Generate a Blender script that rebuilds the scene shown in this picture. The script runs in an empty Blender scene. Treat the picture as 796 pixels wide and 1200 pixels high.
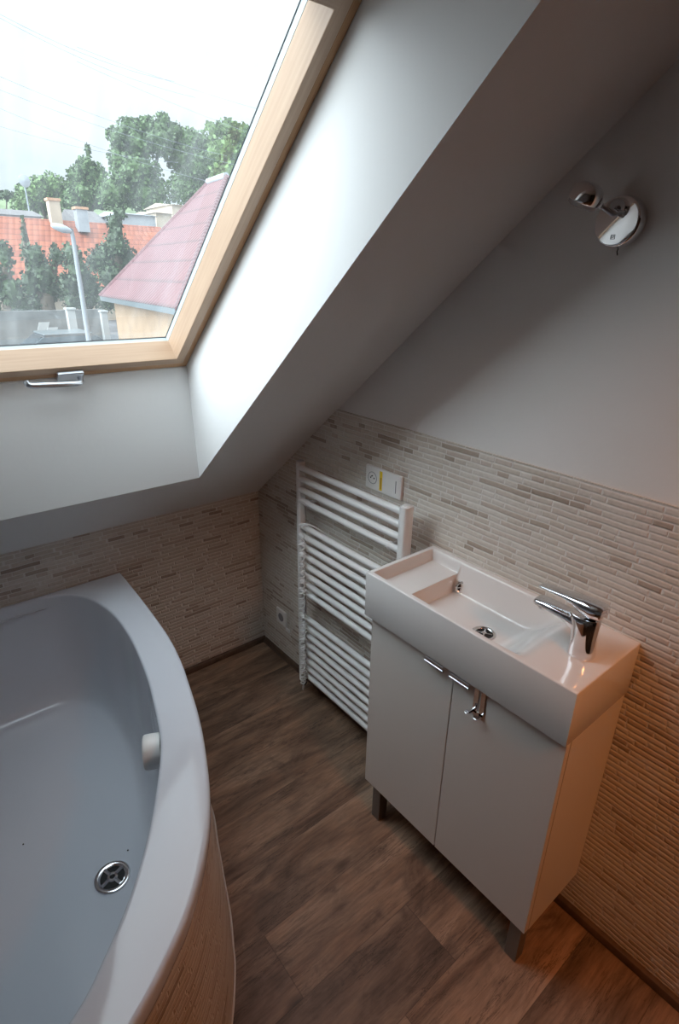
import bpy, bmesh, math, random
from mathutils import Vector, Matrix
R = math.radians
scn = bpy.context.scene
col = scn.collection
rng = random.Random(7)

# ------------------------------------------------------------------ camera
CAM = Vector((-1.17298, -1.98806, 1.64729))
RT = Vector((0.77593, -0.63065, 0.01469)); UP = Vector((0.23492, 0.31049, 0.92109)); FW = Vector((0.58545, 0.71125, -0.38907))
cd = bpy.data.cameras.new('camera'); cam = bpy.data.objects.new('camera', cd); col.objects.link(cam)
cd.sensor_fit = 'AUTO'; cd.sensor_width = 36.0; cd.lens = 653.25 * 36 / 1200; cd.clip_start = 0.02; cd.clip_end = 500
M3 = Matrix((RT, UP, -FW)).transposed(); cam.matrix_world = Matrix.Translation(CAM) @ M3.to_4x4()
scn.camera = cam

def at(px, py, Y):
    """world point seen at a photo pixel, on the vertical plane y = Y (used for the far surroundings)"""
    d = FW + RT * (px - 398) / 653.25 - UP * (py - 600) / 653.25
    return CAM + d * ((Y - CAM.y) / d.y)

# ------------------------------------------------------------------ view, sky, light
scn.view_settings.view_transform = 'Standard'; scn.view_settings.look = 'None'
scn.view_settings.gamma = 1.0; scn.view_settings.use_curve_mapping = False
scn.view_settings.exposure = 0.32
SKY, SKY_ZENITH, SKY_GLOW = 0.86, 2.5, 8.8
w = bpy.data.worlds.new('sky'); scn.world = w; w.use_nodes = True
nt = w.node_tree; nt.nodes.clear()
wo = nt.nodes.new('ShaderNodeOutputWorld'); bg = nt.nodes.new('ShaderNodeBackground')
tc = nt.nodes.new('ShaderNodeTexCoord'); mp = nt.nodes.new('ShaderNodeMapping'); mp.inputs['Scale'].default_value = (1, 1, 2.6)
mp.inputs['Rotation'].default_value = (0.2, 0.25, 0.4)
nz = nt.nodes.new('ShaderNodeTexNoise'); nz.inputs['Scale'].default_value = 2.6; nz.inputs['Detail'].default_value = 5; nz.inputs['Roughness'].default_value = 0.55
cr = nt.nodes.new('ShaderNodeValToRGB')
cr.color_ramp.elements[0].position = 0.36; cr.color_ramp.elements[0].color = (0.66, 0.77, 0.86, 1)
cr.color_ramp.elements[1].position = 0.56; cr.color_ramp.elements[1].color = (0.81, 0.925, 1.0, 1)
nt.links.new(tc.outputs['Generated'], mp.inputs['Vector']); nt.links.new(mp.outputs['Vector'], nz.inputs['Vector'])
nt.links.new(nz.outputs['Fac'], cr.inputs['Fac']); nt.links.new(cr.outputs['Color'], bg.inputs['Color'])
def wm(op, a, b=None):
    x = nt.nodes.new('ShaderNodeMath'); x.operation = op
    for i, v in enumerate((a, b)):
        if v is None: continue
        if isinstance(v, (int, float)): x.inputs[i].default_value = v
        else: nt.links.new(v, x.inputs[i])
    return x.outputs[0]
# overcast sky: brighter towards the zenith, with the sun's glow behind the clouds high in the west
sp_w = nt.nodes.new('ShaderNodeSeparateXYZ'); nt.links.new(tc.outputs['Generated'], sp_w.inputs[0])
dot = nt.nodes.new('ShaderNodeVectorMath'); dot.operation = 'DOT_PRODUCT'; nt.links.new(tc.outputs['Generated'], dot.inputs[0])
g_dir = Vector((-.88, -.02, .42)).normalized(); dot.inputs[1].default_value = g_dir
glow = wm('POWER', wm('MAXIMUM', dot.outputs['Value'], 0.0), 2.6)
up_ = wm('POWER', wm('MAXIMUM', sp_w.outputs[2], 0.0), 2.0)
st_w = wm('ADD', wm('ADD', wm('MULTIPLY', up_, SKY_ZENITH), SKY), wm('MULTIPLY', glow, SKY_GLOW))
nt.links.new(st_w, bg.inputs['Strength']); nt.links.new(bg.outputs['Background'], wo.inputs['Surface'])

# warm tungsten ceiling lamp of the rear part of the room, behind the camera
ld = bpy.data.lights.new('warm_ceiling_light', 'AREA'); ld.shape = 'DISK'; ld.size = 0.22; ld.energy = 2.7; ld.color = (1.0, 0.36, 0.11); ld.spread = R(95)
lo = bpy.data.objects.new('warm_ceiling_light', ld); col.objects.link(lo); lo.location = (-0.50, -2.60, 2.02); lo.rotation_euler = (Vector((-.02, -1.75, .05)) - lo.location).to_track_quat('-Z', 'Y').to_euler()

# ------------------------------------------------------------------ materials
def mat(name, color=(0.8, 0.8, 0.8), rough=0.5, metal=0.0, spec=0.5, coat=0.0, noise=0.0, nscale=20.0, bump=0.0, bscale=60.0):
    m = bpy.data.materials.new(name); m.use_nodes = True
    n = m.node_tree; b = n.nodes['Principled BSDF']
    b.inputs['Base Color'].default_value = (*color, 1); b.inputs['Roughness'].default_value = rough
    b.inputs['Metallic'].default_value = metal; b.inputs['Specular IOR Level'].default_value = spec
    b.inputs['Coat Weight'].default_value = coat; b.inputs['Coat Roughness'].default_value = 0.05
    t = n.nodes.new('ShaderNodeTexCoord')
    if noise > 0:
        z = n.nodes.new('ShaderNodeTexNoise'); z.inputs['Scale'].default_value = nscale; z.inputs['Detail'].default_value = 4
        r = n.nodes.new('ShaderNodeValToRGB')
        r.color_ramp.elements[0].position = 0.3; r.color_ramp.elements[1].position = 0.7
        r.color_ramp.elements[0].color = (*[c * (1 - noise) for c in color], 1); r.color_ramp.elements[1].color = (*[min(1, c * (1 + noise)) for c in color], 1)
        n.links.new(t.outputs['Object'], z.inputs['Vector']); n.links.new(z.outputs['Fac'], r.inputs['Fac']); n.links.new(r.outputs['Color'], b.inputs['Base Color'])
    if bump > 0:
        z = n.nodes.new('ShaderNodeTexNoise'); z.inputs['Scale'].default_value = bscale; z.inputs['Detail'].default_value = 5
        bp = n.nodes.new('ShaderNodeBump'); bp.inputs['Strength'].default_value = bump; bp.inputs['Distance'].default_value = 0.002
        n.links.new(t.outputs['Object'], z.inputs['Vector']); n.links.new(z.outputs['Fac'], bp.inputs['Height']); n.links.new(bp.outputs['Normal'], b.inputs['Normal'])
    return m

def mth(n, op, a, b=None):
    x = n.nodes.new('ShaderNodeMath'); x.operation = op
    for i, v in enumerate((a, b)):
        if v is None: continue
        if isinstance(v, (int, float)): x.inputs[i].default_value = v
        else: n.links.new(v, x.inputs[i])
    return x.outputs[0]

def comb(n, a, b):
    x = n.nodes.new('ShaderNodeCombineXYZ')
    for i, v in enumerate((a, b)):
        if isinstance(v, (int, float)): x.inputs[i].default_value = v
        else: n.links.new(v, x.inputs[i])
    return x.outputs[0]

def white(n, v):
    x = n.nodes.new('ShaderNodeTexWhiteNoise'); x.noise_dimensions = '2D'; n.links.new(v, x.inputs['Vector']); return x

def ramp(n, f, stops):
    r = n.nodes.new('ShaderNodeValToRGB'); e = r.color_ramp.elements
    while len(e) < len(stops): e.new(0.5)
    for s, (p, c) in zip(e, stops): s.position = p; s.color = (*c, 1)
    n.links.new(f, r.inputs['Fac']); return r.outputs['Color']

def mix(n, f, a, b, mode='MIX'):
    x = n.nodes.new('ShaderNodeMix'); x.data_type = 'RGBA'; x.blend_type = mode
    if isinstance(f, (int, float)): x.inputs[0].default_value = f
    else: n.links.new(f, x.inputs[0])
    for i, v in ((6, a), (7, b)):
        if isinstance(v, tuple): x.inputs[i].default_value = (*v, 1)
        else: n.links.new(v, x.inputs[i])
    return x.outputs[2]

def mosaic_material():
    m = bpy.data.materials.new('stone_mosaic'); m.use_nodes = True; n = m.node_tree; b = n.nodes['Principled BSDF']
    uv = n.nodes.new('ShaderNodeUVMap'); sp = n.nodes.new('ShaderNodeSeparateXYZ'); n.links.new(uv.outputs[0], sp.inputs[0])
    wob = n.nodes.new('ShaderNodeTexNoise'); wob.inputs['Scale'].default_value = 9; n.links.new(uv.outputs[0], wob.inputs['Vector'])
    u = sp.outputs[0]; v = mth(n, 'ADD', sp.outputs[1], mth(n, 'MULTIPLY', wob.outputs['Fac'], 0.007))
    vr = mth(n, 'DIVIDE', v, 0.0158); row = mth(n, 'FLOOR', vr); fv = mth(n, 'FRACT', vr)
    wr = white(n, comb(n, row, 3.3)); wr2 = white(n, comb(n, row, 8.7))
    ln = mth(n, 'ADD', mth(n, 'MULTIPLY', wr2.outputs['Value'], 0.055), 0.048)
    uu = mth(n, 'ADD', mth(n, 'DIVIDE', u, ln), mth(n, 'MULTIPLY', wr.outputs['Value'], 31.0))
    uu = mth(n, 'ADD', uu, mth(n, 'MULTIPLY', mth(n, 'SINE', mth(n, 'MULTIPLY', uu, 2.1)), 0.36))
    cl = mth(n, 'FLOOR', uu); fu = mth(n, 'FRACT', uu)
    idn = white(n, comb(n, cl, row))
    c = ramp(n, idn.outputs['Value'], [(0.0, (0.70, 0.66, 0.60)), (0.3, (0.75, 0.71, 0.66)), (0.5, (0.66, 0.60, 0.53)), (0.68, (0.73, 0.68, 0.62)), (0.84, (0.66, 0.58, 0.52)), (0.93, (0.56, 0.48, 0.41)), (1.0, (0.42, 0.35, 0.29))])
    big = n.nodes.new('ShaderNodeTexNoise'); big.inputs['Scale'].default_value = 3.0; n.links.new(uv.outputs[0], big.inputs['Vector'])
    c = mix(n, 0.55, c, ramp(n, big.outputs['Fac'], [(0.35, (0.84, 0.78, 0.72)), (0.65, (1.0, 0.98, 0.96))]), 'MULTIPLY')
    st = n.nodes.new('ShaderNodeTexNoise'); st.inputs['Scale'].default_value = 90; st.inputs['Detail'].default_value = 4; n.links.new(uv.outputs[0], st.inputs['Vector'])
    c = mix(n, 0.5, c, ramp(n, st.outputs['Fac'], [(0.3, (0.78, 0.76, 0.74)), (0.7, (1, 1, 1))]), 'MULTIPLY')
    ev = mth(n, 'MINIMUM', fv, mth(n, 'SUBTRACT', 1.0, fv)); eu = mth(n, 'MULTIPLY', mth(n, 'MINIMUM', fu, mth(n, 'SUBTRACT', 1.0, fu)), 5.0)
    edge = mth(n, 'MINIMUM', ev, eu)
    g = n.nodes.new('ShaderNodeMapRange'); g.inputs[1].default_value = 0.05; g.inputs[2].default_value = 0.14; n.links.new(edge, g.inputs[0])
    c = mix(n, g.outputs[0], (0.76, 0.73, 0.69), c)
    n.links.new(c, b.inputs['Base Color'])
    g2 = n.nodes.new('ShaderNodeMapRange'); g2.inputs[1].default_value = 0.03; g2.inputs[2].default_value = 0.28; n.links.new(edge, g2.inputs[0])
    hgt = mth(n, 'ADD', mth(n, 'MULTIPLY', g2.outputs[0], mth(n, 'ADD', mth(n, 'MULTIPLY', idn.outputs['Value'], 0.5), 0.7)), mth(n, 'MULTIPLY', st.outputs['Fac'], 0.4))
    bp = n.nodes.new('ShaderNodeBump'); bp.inputs['Strength'].default_value = 0.8; bp.inputs['Distance'].default_value = 0.0022
    n.links.new(hgt, bp.inputs['Height']); n.links.new(bp.outputs['Normal'], b.inputs['Normal'])
    b.inputs['Roughness'].default_value = 0.62; b.inputs['Specular IOR Level'].default_value = 0.35
    return m

def floor_material():
    m = bpy.data.materials.new('wood_plank_floor'); m.use_nodes = True; n = m.node_tree; b = n.nodes['Principled BSDF']
    uv = n.nodes.new('ShaderNodeUVMap'); sp = n.nodes.new('ShaderNodeSeparateXYZ'); n.links.new(uv.outputs[0], sp.inputs[0])
    vr = mth(n, 'DIVIDE', sp.outputs[1], 0.182); row = mth(n, 'FLOOR', vr); fv = mth(n, 'FRACT', vr)
    wr = white(n, comb(n, row, 1.7))
    ur = mth(n, 'ADD', mth(n, 'DIVIDE', sp.outputs[0], 1.22), wr.outputs['Value']); cl = mth(n, 'FLOOR', ur); fu = mth(n, 'FRACT', ur)
    idn = white(n, comb(n, cl, row))
    off = comb(n, mth(n, 'MULTIPLY', idn.outputs['Value'], 40.0), mth(n, 'MULTIPLY', row, 3.1))
    ad = n.nodes.new('ShaderNodeVectorMath'); ad.operation = 'ADD'; n.links.new(uv.outputs[0], ad.inputs[0]); n.links.new(off, ad.inputs[1])
    def nzs(sx, sy, det, rg, dist=0.0):
        mp = n.nodes.new('ShaderNodeMapping'); mp.inputs['Scale'].default_value = (sx, sy, 1); n.links.new(ad.outputs[0], mp.inputs['Vector'])
        z = n.nodes.new('ShaderNodeTexNoise'); z.inputs['Scale'].default_value = 1; z.inputs['Detail'].default_value = det; z.inputs['Roughness'].default_value = rg; z.inputs['Distortion'].default_value = dist
        n.links.new(mp.outputs[0], z.inputs['Vector']); return z.outputs['Fac']
    broad = nzs(2.2, 9, 5, 0.6, 0.6); fine = nzs(9, 110, 6, 0.7, 0.3); blot = nzs(5, 12, 6, 0.65, 1.2)
    c = ramp(n, broad, [(0.28, (0.075, 0.048, 0.034)), (0.45, (0.19, 0.125, 0.088)), (0.6, (0.31, 0.215, 0.155)), (0.75, (0.42, 0.31, 0.235))])
    c = mix(n, 0.75, c, ramp(n, fine, [(0.3, (0.55, 0.52, 0.5)), (0.65, (1.15, 1.12, 1.1))]), 'MULTIPLY')
    c = mix(n, 0.7, c, ramp(n, blot, [(0.30, (0.32, 0.29, 0.28)), (0.46, (1, 1, 1)), (0.72, (1.3, 1.15, 1.02))]), 'MULTIPLY')
    crk = nzs(3.2, 46, 7, 0.72, 0.8); ac = mth(n, 'ABSOLUTE', mth(n, 'SUBTRACT', crk, 0.5)); msk = nzs(4, 14, 3, 0.5)
    crm = n.nodes.new('ShaderNodeMapRange'); crm.inputs[1].default_value = 0.0; crm.inputs[2].default_value = 0.022; n.links.new(ac, crm.inputs[0])
    c = mix(n, ramp(n, msk, [(0.42, (0, 0, 0)), (0.58, (0.8, 0.8, 0.8))]), c, mix(n, crm.outputs[0], (0.03, 0.02, 0.014), c))
    vo = n.nodes.new('ShaderNodeTexVoronoi'); vo.inputs['Scale'].default_value = 1.0; vmp = n.nodes.new('ShaderNodeMapping'); vmp.inputs['Scale'].default_value = (3.2, 7.0, 1); n.links.new(ad.outputs[0], vmp.inputs['Vector']); n.links.new(vmp.outputs[0], vo.inputs['Vector'])
    c = mix(n, ramp(n, vo.outputs['Distance'], [(0.03, (0.85, 0.85, 0.85)), (0.14, (0, 0, 0))]), c, (0.035, 0.022, 0.016))
    c = mix(n, 0.6, c, ramp(n, idn.outputs['Value'], [(0, (0.75, 0.75, 0.76)), (1, (1.2, 1.14, 1.08))]), 'MULTIPLY')
    e = mth(n, 'MINIMUM', mth(n, 'MULTIPLY', mth(n, 'MINIMUM', fv, mth(n, 'SUBTRACT', 1.0, fv)), 0.182), mth(n, 'MULTIPLY', mth(n, 'MINIMUM', fu, mth(n, 'SUBTRACT', 1.0, fu)), 1.22))
    g = n.nodes.new('ShaderNodeMapRange'); g.inputs[1].default_value = 0.0004; g.inputs[2].default_value = 0.0016; n.links.new(e, g.inputs[0])
    c = mix(n, mth(n, 'ADD', mth(n, 'MULTIPLY', g.outputs[0], 0.5), 0.5), (0.03, 0.02, 0.015), c)
    n.links.new(c, b.inputs['Base Color'])
    bp = n.nodes.new('ShaderNodeBump'); bp.inputs['Strength'].default_value = 0.35; bp.inputs['Distance'].default_value = 0.001
    n.links.new(mth(n, 'ADD', fine, g.outputs[0]), bp.inputs['Height']); n.links.new(bp.outputs['Normal'], b.inputs['Normal'])
    b.inputs['Roughness'].default_value = 0.52; b.inputs['Specular IOR Level'].default_value = 0.4
    return m

def pine_material(name, c0, c1, rough=0.35):
    m = bpy.data.materials.new(name); m.use_nodes = True; n = m.node_tree; b = n.nodes['Principled BSDF']
    uv = n.nodes.new('ShaderNodeUVMap')
    mp = n.nodes.new('ShaderNodeMapping'); mp.inputs['Scale'].default_value = (4, 130, 1); n.links.new(uv.outputs[0], mp.inputs['Vector'])
    z = n.nodes.new('ShaderNodeTexNoise'); z.inputs['Scale'].default_value = 1; z.inputs['Detail'].default_value = 4; n.links.new(mp.outputs[0], z.inputs['Vector'])
    n.links.new(ramp(n, z.outputs['Fac'], [(0.3, c0), (0.7, c1)]), b.inputs['Base Color'])
    b.inputs['Roughness'].default_value = rough
    return m

def glass_material():
    m = bpy.data.materials.new('dusty_window_glass'); m.use_nodes = True; n = m.node_tree; n.nodes.clear()
    o = n.nodes.new('ShaderNodeOutputMaterial'); tr = n.nodes.new('ShaderNodeBsdfTransparent'); tr.inputs[0].default_value = (0.97, 0.985, 0.975, 1)
    gl = n.nodes.new('ShaderNodeBsdfGlossy'); gl.inputs['Roughness'].default_value = 0.0
    lw = n.nodes.new('ShaderNodeLayerWeight'); lw.inputs['Blend'].default_value = 0.5
    frv = mth(n, 'ADD', mth(n, 'MULTIPLY', mth(n, 'POWER', lw.outputs['Facing'], 4.5), 0.45), 0.07)
    m1 = n.nodes.new('ShaderNodeMixShader'); n.links.new(frv, m1.inputs[0]); n.links.new(tr.outputs[0], m1.inputs[1]); n.links.new(gl.outputs[0], m1.inputs[2])
    du = n.nodes.new('ShaderNodeBsdfTranslucent'); du.inputs[0].default_value = (0.85, 0.88, 0.88, 1)
    tc = n.nodes.new('ShaderNodeTexCoord'); mp = n.nodes.new('ShaderNodeMapping'); mp.inputs['Scale'].default_value = (14, 1.6, 1.6); n.links.new(tc.outputs['Object'], mp.inputs['Vector'])
    z = n.nodes.new('ShaderNodeTexNoise'); z.inputs['Scale'].default_value = 2; z.inputs['Detail'].default_value = 6; n.links.new(mp.outputs[0], z.inputs['Vector'])
    g = n.nodes.new('ShaderNodeMapRange'); g.inputs[1].default_value = 0.3; g.inputs[2].default_value = 0.75; g.inputs[3].default_value = 0.035; g.inputs[4].default_value = 0.105
    n.links.new(z.outputs['Fac'], g.inputs[0])
    m2 = n.nodes.new('ShaderNodeMixShader'); n.links.new(g.outputs[0], m2.inputs[0]); n.links.new(m1.outputs[0], m2.inputs[1]); n.links.new(du.outputs[0], m2.inputs[2])
    n.links.new(m2.outputs[0], o.inputs[0]); return m

def tile_roof_material(name, c0, c1, pitch_v, pitch_u, rough=0.5):
    """rows along v, ribs along u, uv in metres"""
    m = bpy.data.materials.new(name); m.use_nodes = True; n = m.node_tree; b = n.nodes['Principled BSDF']
    uv = n.nodes.new('ShaderNodeUVMap'); sp = n.nodes.new('ShaderNodeSeparateXYZ'); n.links.new(uv.outputs[0], sp.inputs[0])
    v = mth(n, 'DIVIDE', sp.outputs[1], pitch_v); u = mth(n, 'DIVIDE', sp.outputs[0], pitch_u)
    fv = mth(n, 'FRACT', v); s = mth(n, 'ABSOLUTE', mth(n, 'SINE', mth(n, 'MULTIPLY', u, math.pi)))
    idn = white(n, comb(n, mth(n, 'FLOOR', u), mth(n, 'FLOOR', v)))
    c = mix(n, idn.outputs['Value'], c0, c1)
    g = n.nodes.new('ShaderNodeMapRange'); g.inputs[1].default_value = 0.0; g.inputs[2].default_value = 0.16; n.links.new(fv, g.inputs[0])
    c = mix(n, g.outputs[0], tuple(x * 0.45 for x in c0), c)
    n.links.new(c, b.inputs['Base Color'])
    bp = n.nodes.new('ShaderNodeBump'); bp.inputs['Strength'].default_value = 1.0; bp.inputs['Distance'].default_value = 0.06
    n.links.new(mth(n, 'ADD', mth(n, 'MULTIPLY', s, 0.28), mth(n, 'SUBTRACT', 1.0, fv)), bp.inputs['Height']); n.links.new(bp.outputs['Normal'], b.inputs['Normal'])
    b.inputs['Roughness'].default_value = rough
    return m

M = {
    'rearwall': mat('dark_rear_wall', (0.10, 0.10, 0.10), 0.7), 'leftwall': mat('dark_grey_side_wall', (0.28, 0.29, 0.30), 0.7),  # unseen walls, coloured dark and neutral to cut bounced light
    'plaster': mat('white_plaster', (0.79, 0.772, 0.755), 0.75, spec=0.25, bump=0.25, bscale=45),
    'mosaic': mosaic_material(), 'floor': floor_material(),
    'ceramic': mat('white_ceramic', (0.75, 0.735, 0.72), 0.13, coat=0.4),
    'acrylic': mat('white_acrylic', (0.66, 0.69, 0.75), 0.12, coat=0.3),
    'cabinet': mat('white_laminate', (0.66, 0.625, 0.59), 0.35),
    'gapshade': mat('door_gap_shade', (0.05, 0.045, 0.04), 0.8),  # near black, painted-in shade between the cabinet doors
    'chrome': mat('chrome', (0.82, 0.83, 0.85), 0.05, metal=1.0),
    'satin': mat('satin_metal', (0.62, 0.64, 0.68), 0.28, metal=1.0),
    'legmetal': mat('brushed_grey_leg', (0.20, 0.19, 0.18), 0.4, metal=0.6),
    'radiator': mat('white_enamel', (0.80, 0.79, 0.78), 0.3),
    'plastic': mat('white_plastic', (0.82, 0.81, 0.79), 0.35),
    'cable': mat('white_cable', (0.70, 0.68, 0.66), 0.45),
    'dark': mat('dark_plastic', (0.03, 0.03, 0.03), 0.5),
    'hole': mat('dark_opening', (0.012, 0.012, 0.012), 0.7),
    'greymark': mat('grey_print', (0.22, 0.22, 0.23), 0.5),
    'yellow': mat('yellow_sticker', (0.85, 0.62, 0.02), 0.5),
    'amber': mat('amber_print', (0.55, 0.32, 0.01), 0.5),
    'skirting': mat('dark_wood_skirting', (0.085, 0.052, 0.036), 0.4, noise=0.35, nscale=30),
    'silicone': mat('silicone', (0.62, 0.60, 0.58), 0.4),
    'sash': pine_material('pine_sash', (0.46, 0.305, 0.205), (0.53, 0.365, 0.25)),
    'frame': pine_material('varnished_pine_frame', (0.46, 0.25, 0.12), (0.56, 0.32, 0.165)),
    'glass': glass_material(),
    'gasket': mat('grey_gasket', (0.44, 0.49, 0.49), 0.4),
    'seal': mat('black_seal', (0.03, 0.03, 0.035), 0.5),
    'bulb': mat('frosted_lamp_glass', (0.5, 0.5, 0.5), 0.15),
    # outside
    'pinkroof': tile_roof_material('red_metal_roof', (0.115, 0.040, 0.045), (0.13, 0.047, 0.051), 0.66, 0.19, 0.45),
    'orangeroof': tile_roof_material('orange_tile_roof', (0.22, 0.055, 0.026), (0.30, 0.085, 0.038), 0.42, 0.30, 0.7),
    'ochre': mat('ochre_render', (0.27, 0.18, 0.11), 0.8, noise=0.12, nscale=2),
    'cream': mat('cream_render', (0.42, 0.34, 0.26), 0.8, noise=0.08, nscale=2),
    'palewall': mat('pale_render', (0.30, 0.32, 0.34), 0.8, noise=0.08, nscale=2),
    'greyroof': mat('grey_slate_roof', (0.12, 0.11, 0.11), 0.7, noise=0.2, nscale=4),
    'brick': mat('chimney_brick', (0.45, 0.26, 0.16), 0.8, noise=0.2, nscale=6),
    'leaf': mat('green_leaves', (0.052, 0.098, 0.024), 0.6, noise=0.45, nscale=1.3),
    'leaf_dark': mat('dark_green_leaves', (0.027, 0.050, 0.016), 0.6, noise=0.5, nscale=2.2),
    'leaf_light': mat('bright_green_leaves', (0.080, 0.14, 0.034), 0.6, noise=0.35, nscale=1.2),
    'bark': mat('bark', (0.09, 0.07, 0.05), 0.9),
    'street': mat('street_surface', (0.12, 0.12, 0.125), 0.9, noise=0.2, nscale=1.5),
    'hill': mat('distant_hillside', (0.12, 0.16, 0.08), 0.9, noise=0.4, nscale=0.15),
    'concrete': mat('garden_wall_concrete', (0.13, 0.13, 0.125), 0.9, noise=0.3, nscale=2),
    'carpaint': mat('grey_car_paint', (0.12, 0.14, 0.15), 0.3, coat=0.2),
    'carglass': mat('car_glass', (0.03, 0.04, 0.05), 0.1),
    'polepaint': mat('galvanised_pole', (0.20, 0.215, 0.235), 0.5),
    'lamphead': mat('lamp_head_grey', (0.34, 0.37, 0.40), 0.35),
    'wire': mat('power_cable_grey', (0.22, 0.25, 0.28), 0.6),
    'whitepost': mat('white_painted_post', (0.34, 0.34, 0.33), 0.7),
}

# ------------------------------------------------------------------ mesh helpers
def origin_of(o):
    v = Vector((0, 0, 0))
    while o is not None: v += o.location; o = o.parent
    return v

def empty(name, loc, label=None, cat=None, group=None, kind=None):
    o = bpy.data.objects.new(name, None); col.objects.link(o); o.location = loc; o.empty_display_size = 0.05
    tag(o, label, cat, group, kind); return o

def tag(o, label=None, cat=None, group=None, kind=None):
    for k, v in (('label', label), ('category', cat), ('group', group), ('kind', kind)):
        if v: o[k] = v
    return o

class MB:
    """collects geometry (world coordinates, metres, optional uv) for ONE mesh object"""
    def __init__(s): s.v = []; s.f = []; s.uv = []; s.base = None
    def face(s, pts, uv=None):
        i = len(s.v); s.v += [Vector(p) for p in pts]; s.f.append(tuple(range(i, i + len(pts)))); s.uv.append(uv)
    def add(s, vs, fs):
        i = len(s.v); s.v += [Vector(p) for p in vs]
        for f in fs: s.f.append(tuple(i + k for k in f)); s.uv.append(None)
    def box(s, a, b, fn=None):
        x0, y0, z0 = a; x1, y1, z1 = b
        p = [(x0, y0, z0), (x1, y0, z0), (x1, y1, z0), (x0, y1, z0), (x0, y0, z1), (x1, y0, z1), (x1, y1, z1), (x0, y1, z1)]
        if fn: p = [fn(*q) for q in p]
        s.add(p, [(0, 3, 2, 1), (4, 5, 6, 7), (0, 1, 5, 4), (1, 2, 6, 5), (2, 3, 7, 6), (3, 0, 4, 7)])
        return s
    def prism(s, poly, fa, fb):
        n = len(poly); a = [fa(p) for p in poly]; b = [fb(p) for p in poly]
        s.add(a + b, [tuple(range(n))[::-1], tuple(range(n, 2 * n))] + [(i, (i + 1) % n, n + (i + 1) % n, n + i) for i in range(n)])
        return s
    def loft(s, rings, cap0=True, cap1=True, closed=True):
        n = len(rings[0]); i0 = len(s.v)
        for r in rings: s.v += [Vector(p) for p in r]
        for k in range(len(rings) - 1):
            for j in range(n if closed else n - 1):
                a = i0 + k * n + j; b = i0 + k * n + (j + 1) % n
                s.f.append((a, b, b + n, a + n)); s.uv.append(None)
        if cap0: s.f.append(tuple(range(i0, i0 + n))[::-1]); s.uv.append(None)
        if cap1: s.f.append(tuple(range(i0 + (len(rings) - 1) * n, i0 + len(rings) * n))); s.uv.append(None)
        return s
    def tube(s, pts, r, seg=10, caps=True):
        pts = [Vector(p) for p in pts]; rings = []; prev = None
        for k, p in enumerate(pts):
            t = (pts[min(k + 1, len(pts) - 1)] - pts[max(k - 1, 0)]).normalized()
            if prev is None:
                a = t.orthogonal().normalized()
            else:
                a = (prev - t * prev.dot(t)).normalized()
            prev = a; b = t.cross(a); rr = r[k] if isinstance(r, (list, tuple)) else r
            rings.append([p + (a * math.cos(2 * math.pi * j / seg) + b * math.sin(2 * math.pi * j / seg)) * rr for j in range(seg)])
        return s.loft(rings, caps, caps)
    def lathe(s, prof, origin, axis, seg=32, cap0=False, cap1=False):
        """prof: (radius, distance along axis)"""
        ax = Vector(axis).normalized(); a = ax.orthogonal().normalized(); b = ax.cross(a); o = Vector(origin)
        rings = [[o + ax * h + (a * math.cos(2 * math.pi * j / seg) + b * math.sin(2 * math.pi * j / seg)) * max(r, 1e-5) for j in range(seg)] for r, h in prof]
        return s.loft(rings, cap0, cap1)
    def build(s, name, m, parent=None, smooth=False, bevel=0.0, bseg=2, sub=0, uv=False, normals=True):
        off = origin_of(parent) if parent is not None else Vector((0, 0, 0))
        if parent is None and s.base is not None: off = Vector(s.base)
        me = bpy.data.meshes.new(name); me.from_pydata([v - off for v in s.v], [], s.f)
        if uv:
            L = me.uv_layers.new(name='UVMap'); k = 0
            for pl, u in zip(me.polygons, s.uv):
                if u is None:
                    nrm = pl.normal; vs = [Vector(s.v[i]) for i in pl.vertices]
                    e = max(((vs[(i + 1) % len(vs)] - vs[i]) for i in range(len(vs))), key=lambda x: x.length).normalized()
                    g = nrm.cross(e); u = [(v.dot(e), v.dot(g)) for v in vs]
                for q in u: L.data[k].uv = q; k += 1
        if normals:
            bm = bmesh.new(); bm.from_mesh(me); bmesh.ops.remove_doubles(bm, verts=bm.verts, dist=1e-6); bmesh.ops.recalc_face_normals(bm, faces=bm.faces); bm.to_mesh(me); bm.free()
        me.materials.append(m)
        if smooth: me.polygons.foreach_set('use_smooth', [True] * len(me.polygons))
        o = bpy.data.objects.new(name, me); col.objects.link(o)
        if parent is not None: o.parent = parent
        elif s.base is not None: o.location = off
        if smooth and sub == 0: me.set_sharp_from_angle(angle=R(48))
        if bevel > 0:
            bv = o.modifiers.new('bevel', 'BEVEL'); bv.width = bevel; bv.segments = bseg; bv.limit_method = 'ANGLE'; bv.angle_limit = R(40)
            me.polygons.foreach_set('use_smooth', [True] * len(me.polygons)); bv.harden_normals = True
        if sub > 0:
            sb = o.modifiers.new('sub', 'SUBSURF'); sb.levels = sub; sb.render_levels = sub
        me.update(); return o

def bez(p0, p1, p2, p3, n=10):
    p0, p1, p2, p3 = map(Vector, (p0, p1, p2, p3)); out = []
    for i in range(n + 1):
        t = i / n; out.append(p0 * (1 - t) ** 3 + p1 * 3 * t * (1 - t) ** 2 + p2 * 3 * t * t * (1 - t) + p3 * t ** 3)
    return out

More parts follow.
